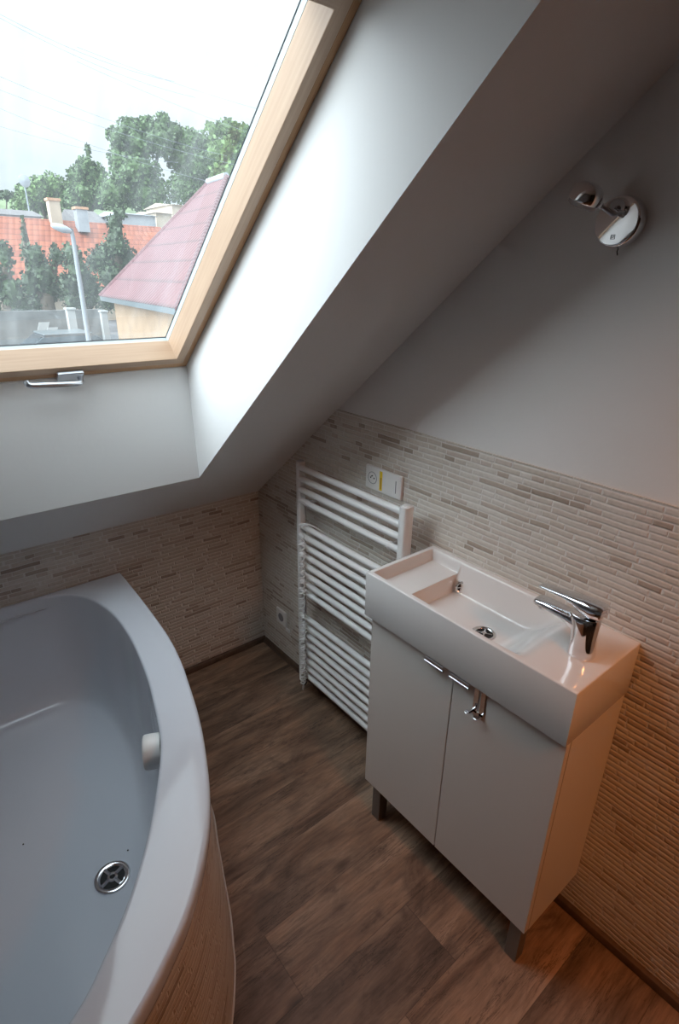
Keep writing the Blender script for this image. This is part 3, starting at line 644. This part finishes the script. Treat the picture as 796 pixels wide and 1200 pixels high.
# white round overflow knob
kc = Vector((-.846, -.870, .526)); kn = Vector((-.92, .40, .0)).normalized()
kb = MB().lathe([(.0425, -.012), (.0435, .004), (.0435, .013), (.0430, .026), (.0405, .0295), (.0360, .031), (.0001, .0315)], kc, kn, 40).build('overflow_knob', M['plastic'], tub, smooth=True)
# drain
dc = Vector((-1.001, -.850, .1605))
dt = MB().lathe([(.0460, -.001), (.0455, .0030), (.0430, .0048), (.0360, .0040), (.0310, .0012)], dc, (0, 0, 1), 44).build('drain', M['chrome'], tub, smooth=True)
MB().lathe([(.0001, .0010), (.032, .0010)], dc, (0, 0, 1), 32).build('drain_opening', M['hole'], dt)
b = MB()
for k in range(4):
    a = k * math.pi / 2 + .35; dv = Vector((math.cos(a), math.sin(a), 0))
    b.tube([dc + dv * .010 + Vector((0, 0, .0028)), dc + dv * .033 + Vector((0, 0, .0026))], .0048, 6)
b.lathe([(.006, .0024), (.007, .0045), (.0125, .0045), (.014, .0024)], dc, (0, 0, 1), 24)
b.build('strainer', M['chrome'], dt, smooth=True)
for x, y, lab in ((-.942, -.800, 'tiny dark speck lying in the bathtub near the drain'), (-1.165, -.60, 'tiny dark speck lying in the bathtub further from the drain')):
    b = MB(); b.base = (x, y, .163); b.lathe([(.0001, .002), (.0018, .0016), (.0024, 0)], (x, y, .1610), (0, 0, 1), 8); tag(b.build('dark_speck', M['dark'], smooth=True), lab, 'speck')

# ================================================================== outside
GZ = -3.6
b = MB()
gy_ = [2.5, 9, 14, 20, 26, 45, 90, 160, 240]; gz_ = [GZ, -2.8, -1.7, -.95, -.75, -.2, 2.0, 6.0, 10.0]
for i in range(len(gy_) - 1): b.face([(-80, gy_[i], gz_[i]), (220, gy_[i], gz_[i]), (220, gy_[i + 1], gz_[i + 1]), (-80, gy_[i + 1], gz_[i + 1])])
g_ = b.build('ground', M['street'], normals=False); tag(g_, 'grey street and yards rising behind the house', 'ground', kind='structure')
def gz(y):
    for i in range(len(gy_) - 1):
        if gy_[i] <= y <= gy_[i + 1]: return gz_[i] + (gz_[i + 1] - gz_[i]) * (y - gy_[i]) / (gy_[i + 1] - gy_[i])
    return gz_[-1]

# --- street lamp
T = at(84, 268, 12); g0 = gz(12)
lamp = empty('street_lamp', (T.x, 12, g0), 'tall grey street lamp post in front of the orange roof', 'street lamp')
MB().tube([(T.x, 12, g0), (T.x, 12, g0 + 1.2), (T.x, 12, T.z - .2), (T.x - .01, 12, T.z)], [.075, .065, .045, .040], 14).build('pole', M['polepaint'], lamp, smooth=True)
hl = at(60, 264, 12); hr = at(84, 271, 12)
sect = [(0, .05, .03), (.12, .10, .06), (.5, .13, .085), (.75, .12, .07), (1.0, .05, .035)]
dvec = hr - hl
rings = [ell(hl + dvec * t, ry, rz, (0, 1, 0), (0, 0, 1), 16) for t, ry, rz in sect]
MB().loft(rings).build('lamp_head', M['lamphead'], lamp, smooth=True)
MB().tube([hr - dvec * .15 + Vector((0, 0, -.02)), (T.x, 12, T.z - .02)], .05, 10).build('bracket', M['dark'], lamp, smooth=True)

# --- red roofed house
ze = 1.647 - .62
def onray(px, py, z):
    d = FW + RT * (px - 398) / 653.25 - UP * (py - 600) / 653.25; return CAM + d * ((z - CAM.z) / d.z)
Aq = onray(117, 347, ze); Bq = onray(208, 362, ze)
AB_ = Bq - Aq; LN = AB_.length; ud = AB_.normalized(); nd = Vector((-ud.y, ud.x, 0)); 
if nd.x < 0: nd = -nd
house = empty('red_roof_house', (Aq.x + nd.x * 3, Aq.y, gz(Aq.y) - .3), 'small ochre house with a red metal hip roof, right behind the window edge', 'house')
W2 = LN * 1.0
Cq = Bq + nd * W2; Dq = Aq + nd * W2
def ridge_on(px, py):                                               # ridge end on the symmetry plane of the house
    d = FW + RT * (px - 398) / 653.25 - UP * (py - 600) / 653.25; m0 = Aq + nd * (W2 / 2); t = ((m0 - CAM).dot(nd)) / d.dot(nd); return CAM + d * t
R1 = ridge_on(244, 214)
R2 = R1 + ud * max(.6, LN * .2); 
th_ = .10
b = MB()
def rface(p, q, r_, s_=None):
    e = (q - p).normalized(); nn = (q - p).cross(r_ - p).normalized(); g = nn.cross(e)
    if g.z < 0: g = -g
    P_ = [p, q, r_] + ([s_] if s_ else []); b.face(P_, [((x - p).dot(e), (x - p).dot(g)) for x in P_])
rface(Aq, Bq, R2, R1); rface(Bq, Cq, R2); rface(Cq, Dq, R1, R2); rface(Dq, Aq, R1)
b.build('roof', M['pinkroof'], house, uv=True)
b = MB(); ins = .30
wa = [Aq + (ud + nd) * ins, Bq + (-ud + nd) * ins, Cq + (-ud - nd) * ins, Dq + (ud - nd) * ins]
b.prism(wa, lambda p: (p.x, p.y, gz(Aq.y) - 2.2), lambda p: (p.x, p.y, ze - .05)); b.build('walls', M['ochre'], house)
b = MB(); b.prism([Aq, Bq, Cq, Dq], lambda p: (p.x, p.y, ze - .12), lambda p: (p.x, p.y, ze - .005)); b.build('eaves', M['carpaint'], house)
b = MB()
b.tube([R1 + Vector((0, 0, .02)), R2 + Vector((0, 0, .02))], .09, 8); b.build('ridge_cap', M['palewall'], house, smooth=True)
b = MB()
for p, r_ in ((Aq, R1), (Bq, R2), (Cq, R2), (Dq, R1)): b.tube([p, r_], .06, 6)
b.build('hip_caps', M['pinkroof'], house, smooth=True, uv=True)

# --- long house with the orange tiled roof, chimneys
YH = 32
rl = at(-60, 249, YH); rr_ = at(188, 266, YH + 3); fl = rl + Vector((-1.5, -4.5, -3.4)); fr = rr_ + Vector((.3, -4.5, -3.4))
oh = empty('orange_roof_house', ((rl.x + rr_.x) / 2, YH, gz(YH)), 'long house with an orange tiled roof behind the dark bushes', 'house')
b = MB(); Lh = (rr_ - rl).length
b.face([fl, fr, rr_, rl], [(0, 0), (Lh, 0), (Lh, 5.6), (0, 5.6)])
bl, br = rl + Vector((0, 4.5, -3.4)), rr_ + Vector((0, 4.5, -3.4)); b.face([rl, rr_, br, bl], [(0, 5.6), (Lh, 5.6), (Lh, 0), (0, 0)])
b.build('roof', M['orangeroof'], oh, uv=True, normals=False)
b = MB(); zb = gz(YH) - .5
b.prism([(fl.x + .3, fl.y + .4), (fr.x - .3, fr.y + .4), (br.x - .3, br.y - .4), (bl.x + .3, bl.y - .4)], lambda p: (p[0], p[1], zb), lambda p: (p[0], p[1], fl.z + .15)); b.build('walls', M['cream'], oh)
for px, py0, py1, wpx, m_ in ((66, 236, 262, 13, 'cream'), (97, 246, 266, 13, 'palewall')):
    a = at(px, py1, YH + .9); t_ = at(px, py0, YH + .9); hwid = (at(px + wpx / 2, py0, YH) - at(px, py0, YH)).length
    ch = MB().box((a.x - hwid, a.y - hwid, a.z - .25), (a.x + hwid, a.y + hwid, t_.z)).build('chimney', M[m_], oh)
    MB().box((a.x - hwid * 1.2, a.y - hwid * 1.2, t_.z), (a.x + hwid * 1.2, a.y + hwid * 1.2, t_.z + .12)).build('chimney_cap', M['brick'], ch)

# --- houses further back
def small_house(name, px0, px1, pyr, pye, Y, wall, roof, label, depth=6.0, base=None):
    p0, p1 = at(px0, pye, Y), at(px1, pye, Y); zr = at((px0 + px1) / 2, pyr, Y).z; ze_ = (p0.z + p1.z) / 2; zb_ = gz(Y) - .5
    h = empty(name, ((p0.x + p1.x) / 2, Y, gz(Y)), label, 'house')
    MB().box((p0.x + .2, Y + .2, zb_), (p1.x - .2, Y + depth - .2, ze_ + .05)).build('walls', M[wall], h)
    b = MB(); b.face([(p0.x, Y, ze_), (p1.x, Y, ze_), (p1.x, Y + depth / 2, zr), (p0.x, Y + depth / 2, zr)]); b.face([(p0.x, Y + depth, ze_), (p1.x, Y + depth, ze_), (p1.x, Y + depth / 2, zr), (p0.x, Y + depth / 2, zr)])
    b.face([(p0.x, Y, ze_), (p0.x, Y + depth, ze_), (p0.x, Y + depth / 2, zr)]); b.face([(p1.x, Y, ze_), (p1.x, Y + depth, ze_), (p1.x, Y + depth / 2, zr)])
    b.build('roof', M[roof], h); return h
small_house('grey_roof_house', -15, 52, 241, 252, 44, 'palewall', 'greyroof', 'low house with a grey roof behind the left part of the orange roof')
small_house('grey_roof_house', 92, 128, 243, 262, 44, 'palewall', 'greyroof', 'pale house with a grey roof right of the small second chimney')
small_house('pale_house', 140, 186, 246, 252, 42, 'palewall', 'palewall', 'low pale blue grey house beyond the right end of the orange roof')
small_house('cream_house', 181, 205, 246, 250, 46, 'cream', 'cream', 'cream house seen left of the red hip roof')
small_house('cream_house', 200, 232, 236, 241, 48, 'cream', 'cream', 'taller cream house just beside the red hip roof slope')

# --- trees
def crown_mesh(blobs, leaf, dens, seed):
    r_ = random.Random(seed); vs = []; fs = []
    for (x, y, z, rx, rz) in blobs:
        # ragged inner mass
        nlat, nlon = 7, 10; i0 = len(vs)
        for i in range(nlat + 1):
            ph = math.pi * i / nlat
            for j in range(nlon):
                tt = 2 * math.pi * j / nlon; k = .72 * (1 + r_.uniform(-.16, .16))
                vs.append((x + rx * k * math.sin(ph) * math.cos(tt), y + rx * k * math.sin(ph) * math.sin(tt), z + rz * k * math.cos(ph)))
        for i in range(nlat):
            for j in range(nlon):
                a = i0 + i * nlon + j; c = i0 + i * nlon + (j + 1) % nlon; fs.append((a, c, c + nlon, a + nlon))
        for _ in range(int(dens * rx * rz)):
            d = Vector((r_.gauss(0, 1), r_.gauss(0, 1), r_.gauss(0, 1))).normalized(); k = r_.uniform(.68, 1.08) ** .8
            p = Vector((x + d.x * rx * k, y + d.y * rx * k, z + d.z * rz * k)); s_ = leaf * r_.uniform(.5, 1.3)
            a = Vector((r_.gauss(0, 1), r_.gauss(0, 1), r_.gauss(0, 1))).normalized(); c = a.orthogonal().normalized(); e = a.cross(c)
            i = len(vs); vs += [p + c * s_, p + e * s_ * .7, p - c * s_, p - e * s_ * .7]; fs.append((i, i + 1, i + 2, i + 3))
    return vs, fs
def tree(name, label, cat, Y, blobs, m_, leaf, dens=60, group=None, trunk=True, seed=1):
    """blobs as (px, py, half width px, half height px) in the view of the photograph at distance Y; depth follows the width"""
    W = []
    rr = random.Random(seed * 7 + 1)
    for px, py, wx, hy in blobs:
        yy = Y + rr.uniform(-1, 1) * Y * .012
        c = at(px, py, yy); rx = (at(px + wx, py, yy) - c).length * .92; rz = abs(at(px, py - hy, yy).z - c.z)
        W.append((c.x, yy, c.z, rx, rz))
    cx0 = sum(w_[0] for w_ in W) / len(W); root = empty(name, (cx0, Y, gz(Y)), label, cat, group)
    vs, fs = crown_mesh(W, leaf, dens, seed); b = MB(); b.add(vs, fs); b.build('foliage', M[m_], root, normals=False)
    if trunk:
        top_w = max(W, key=lambda w_: w_[2]); b = MB(); b.tube([(cx0, Y, gz(Y) - .3), (cx0, Y, (gz(Y) + top_w[2]) / 2), (top_w[0], top_w[1], top_w[2])], [.35, .25, .08], 8)
        for w_ in W[:4]: b.tube([(cx0, Y, (gz(Y) * .5 + top_w[2] * .5)), (w_[0], w_[1], w_[2])], [.16, .05], 6)
        b.build('trunk', M['bark'], root, smooth=True)
    return root
G = 'trees on the hillside behind the houses'
tree('tree', 'broad green tree on the skyline, far left above the orange roof', 'tree', 75, [(30, 226, 14, 12), (45, 222, 18, 16), (62, 218, 18, 16), (52, 238, 24, 14), (25, 240, 14, 10), (78, 228, 16, 16)], 'leaf_light', .21, 210, G, seed=3)
tree('tree', 'green tree with a thin pointed top left of the largest tree', 'tree', 66, [(103, 178, 4, 9), (100, 194, 11, 11), (92, 208, 15, 15), (112, 205, 14, 15), (98, 228, 22, 18), (84, 238, 15, 14), (118, 230, 16, 16)], 'leaf', .20, 230, G, seed=4)
tree('tree', 'largest broad crowned green tree in the middle of the skyline', 'tree', 58, [(136, 160, 12, 13), (152, 152, 15, 15), (172, 149, 14, 13), (190, 143, 10, 12), (160, 170, 24, 20), (140, 185, 14, 16), (188, 165, 18, 20), (205, 155, 11, 13), (160, 200, 30, 20), (135, 225, 24, 22), (175, 228, 30, 24), (210, 185, 16, 20)], 'leaf', .20, 230, G, seed=5)
tree('tree', 'tree right of the largest tree, above the red roof ridge', 'tree', 69, [(222, 165, 14, 16), (238, 172, 15, 18), (228, 195, 22, 20), (248, 195, 16, 20), (218, 222, 22, 20), (244, 225, 24, 18)], 'leaf', .21, 210, G, seed=6)
tree('tree', 'light green tree at the far right of the window view', 'tree', 47, [(250, 152, 9, 10), (266, 150, 12, 12), (282, 160, 14, 16), (262, 175, 18, 18), (285, 190, 20, 22), (305, 175, 18, 22), (270, 205, 22, 20), (300, 215, 26, 24)], 'leaf_light', .21, 210, G, seed=7)
tree('tree', 'small dark tree on the skyline at the very left edge', 'tree', 90, [(8, 229, 12, 6), (-10, 228, 16, 7)], 'leaf_dark', .25, 160, G, seed=8)
G2 = 'dark trees and bushes by the street'
tree('bush', 'thin dark conifer sticking up in front of the orange roof', 'tree', 27.3, [(27, 262, 3, 8), (28, 276, 4, 10), (29, 290, 6, 12)], 'leaf_dark', .10, 420, G2, seed=11)
tree('bush', 'dark bush filling the bottom left of the window view', 'bush', 19.6, [(5, 300, 12, 20), (-8, 330, 20, 26), (15, 345, 18, 24), (8, 372, 16, 14), (28, 360, 14, 12)], 'leaf_dark', .085, 700, G2, seed=12)
tree('bush', 'dark bush left of the street lamp post', 'bush', 21.4, [(40, 300, 16, 16), (50, 322, 20, 22), (35, 335, 14, 18), (60, 340, 16, 14), (66, 300, 11, 14), (45, 355, 18, 12)], 'leaf_dark', .085, 700, G2, seed=13)
tree('bush', 'dark bush right behind the street lamp post', 'bush', 23.4, [(84, 298, 14, 14), (92, 318, 18, 20), (80, 335, 16, 16), (104, 335, 14, 15), (112, 305, 14, 14), (88, 352, 18, 12), (106, 352, 12, 12)], 'leaf_dark', .085, 700, G2, seed=14)
tree('tree', 'dark upright tree between the street lamp and the red roof', 'tree', 25.6, [(134, 262, 10, 13), (141, 252, 8, 8), (136, 285, 15, 18), (122, 300, 14, 16), (146, 302, 16, 18), (130, 325, 20, 20), (128, 350, 20, 16)], 'leaf_dark', .09, 700, G2, seed=15)

# --- far hill
b = MB(); hv = []
base_pts = [(at(px, py, 190)) for px, py in ((-260, 240), (-120, 232), (-20, 226), (30, 229), (90, 236), (200, 240), (360, 245))]
for i in range(len(base_pts) - 1):
    p, q_ = base_pts[i], base_pts[i + 1]; b.face([(p.x, 150, gz(150) - 1), (q_.x, 150, gz(150) - 1), tuple(q_), tuple(p)]); b.face([tuple(p), tuple(q_), (q_.x, 240, gz_[-1] - 2), (p.x, 240, gz_[-1] - 2)])
tag(b.build('hill', M['hill'], normals=False), 'low green hill on the horizon at the left', 'hill', kind='structure')

# --- yard wall, posts, boards, car below the bushes
Yf = 18.5
p0, p1 = at(-40, 366, Yf), at(122, 366, Yf)
b = MB(); b.base = ((p0.x + p1.x) / 2, Yf, gz(Yf)); b.box((p0.x, Yf, gz(Yf) - .3), (p1.x, Yf + .2, p0.z)); tag(b.build('garden_wall', M['concrete']), 'low grey garden wall under the dark bushes', 'wall')
for k, (px, pt, hw_) in enumerate(((82, 363, .12), (121, 366, .10))):
    a = at(px, pt, Yf - .5 ); b = MB(); b.base = (a.x, a.y, gz(a.y)); b.box((a.x - hw_, a.y - hw_, gz(a.y) - .1), (a.x + hw_, a.y + hw_, a.z)); b.box((a.x - hw_ * 1.25, a.y - hw_ * 1.25, a.z), (a.x + hw_ * 1.25, a.y + hw_ * 1.25, a.z + .06))
    tag(b.build('gate_post', M['whitepost'], bevel=.01), ('white gate post just left of the street lamp foot', 'white gate post near the red roofed house')[k], 'post', 'white gate posts')
for k, (pxa, pxb, ya) in enumerate(((36, 46, 378), (48, 56, 384))):
    a = at(pxa, 400, Yf - .20 - k * .12); c = at(pxb, ya, Yf - .20 - k * .12); b = MB(); b.base = (a.x, a.y, gz(a.y))
    w_ = .30; b.prism([(a.x, a.z - .4), (a.x + w_, a.z - .4), (c.x + w_, c.z), (c.x, c.z)], lambda p: (p[0], a.y, p[1]), lambda p: (p[0], a.y + .05, p[1]))
    tag(b.build('leaning_board', M['whitepost']), ('white board leaning at the left of the yard', 'shorter white board leaning beside the first one')[k], 'board', 'leaning boards')
# car
cxm = at(62, 385, 16.3); gc = gz(16.3)
car = empty('parked_car', (cxm.x, 16.3, gc), 'grey parked car behind the street lamp, half hidden by the window frame', 'car')
sec = [(-2.0, .35, .62), (-1.9, .3, .78), (-1.2, .28, .88), (-.7, .28, 1.0), (1.3, .28, 1.0), (1.8, .3, .92), (2.0, .36, .7)]
b = MB(); rings = [[(cxm.x + x, 16.3 - .8, gc + lo_), (cxm.x + x, 16.3 - .82, gc + (lo_ + hi) / 2), (cxm.x + x, 16.3 - .75, gc + hi), (cxm.x + x, 16.3 + .75, gc + hi), (cxm.x + x, 16.3 + .82, gc + (lo_ + hi) / 2), (cxm.x + x, 16.3 + .8, gc + lo_)] for x, lo_, hi in sec]
b.loft(rings).build('body', M['carpaint'], car, smooth=True)
b = MB(); rings = [[(cxm.x + x, 16.3 - .72, gc + .95), (cxm.x + x * .98, 16.3 - .6, gc + h_), (cxm.x + x * .98, 16.3 + .6, gc + h_), (cxm.x + x, 16.3 + .72, gc + .95)] for x, h_ in ((-1.0, 1.0), (-.4, 1.42), (.9, 1.45), (1.5, 1.05))]
b.loft(rings).build('cabin', M['carglass'], car, bevel=.03)
b = MB().box((cxm.x - .4, 16.3 - .62, gc + 1.42), (cxm.x + .9, 16.3 + .62, gc + 1.47)); b.build('roof_panel', M['carpaint'], car, bevel=.02)
for x in (-1.25, 1.25):
    for y in (-.78, .62):
        MB().lathe([(.0001, 0), (.20, 0), (.31, .01), (.33, .05), (.33, .13), (.30, .16), (.0001, .16)], (cxm.x + x, 16.3 + y, gc + .33), (0, 1, 0), 20).build('wheel', M['dark'], car, smooth=True)

# --- distant floodlight mast and power lines
mt = at(28, 212, 48); mb_ = at(31, 246, 48)
ms = empty('antenna_mast', (mt.x, 48, gz(48)), 'thin mast with a round pale dish at the left skyline', 'antenna')
MB().tube([(mt.x, 48, gz(48)), (mt.x, 48, mt.z)], .05, 6).build('mast', M['wire'], ms, smooth=True)
MB().lathe([(.0001, .10), (.30, .05), (.42, 0), (.30, .03), (.0001, .08)], (mt.x, 47.9, mt.z), (.2, -1, .1), 20).build('dish', M['lamphead'], ms, smooth=True)
wires = [((5, 12), (110, 56), 'first'), ((20, 25), (130, 72), ''), ((160, 76), (300, 118), ''), ((160, 98), (300, 150), ''), ((0, 84), (140, 136), ''), ((0, 100), (150, 150), ''), ((0, 122), (130, 170), ''), ((0, 143), (110, 168), '')]
for (a, c, _) in wires:
    k = -.15; YW = 26 + 1.3 * wires.index((a, c, _)); p, q_ = at(a[0] - (c[0] - a[0]) * .5, a[1] - (c[1] - a[1]) * .5, YW), at(c[0] + (c[0] - a[0]) * .9, c[1] + (c[1] - a[1]) * .9, YW)
    pts = []
    for i in range(13):
        t = i / 12; v = p.lerp(q_, t); v.z -= .35 * 4 * t * (1 - t); pts.append(v)
    b = MB(); b.base = tuple(p); b.tube(pts, .008, 5)
    tag(b.build('power_line', M['wire'], smooth=True), 'thin pale power line crossing the cloudy sky', 'cable', 'power lines in the sky')
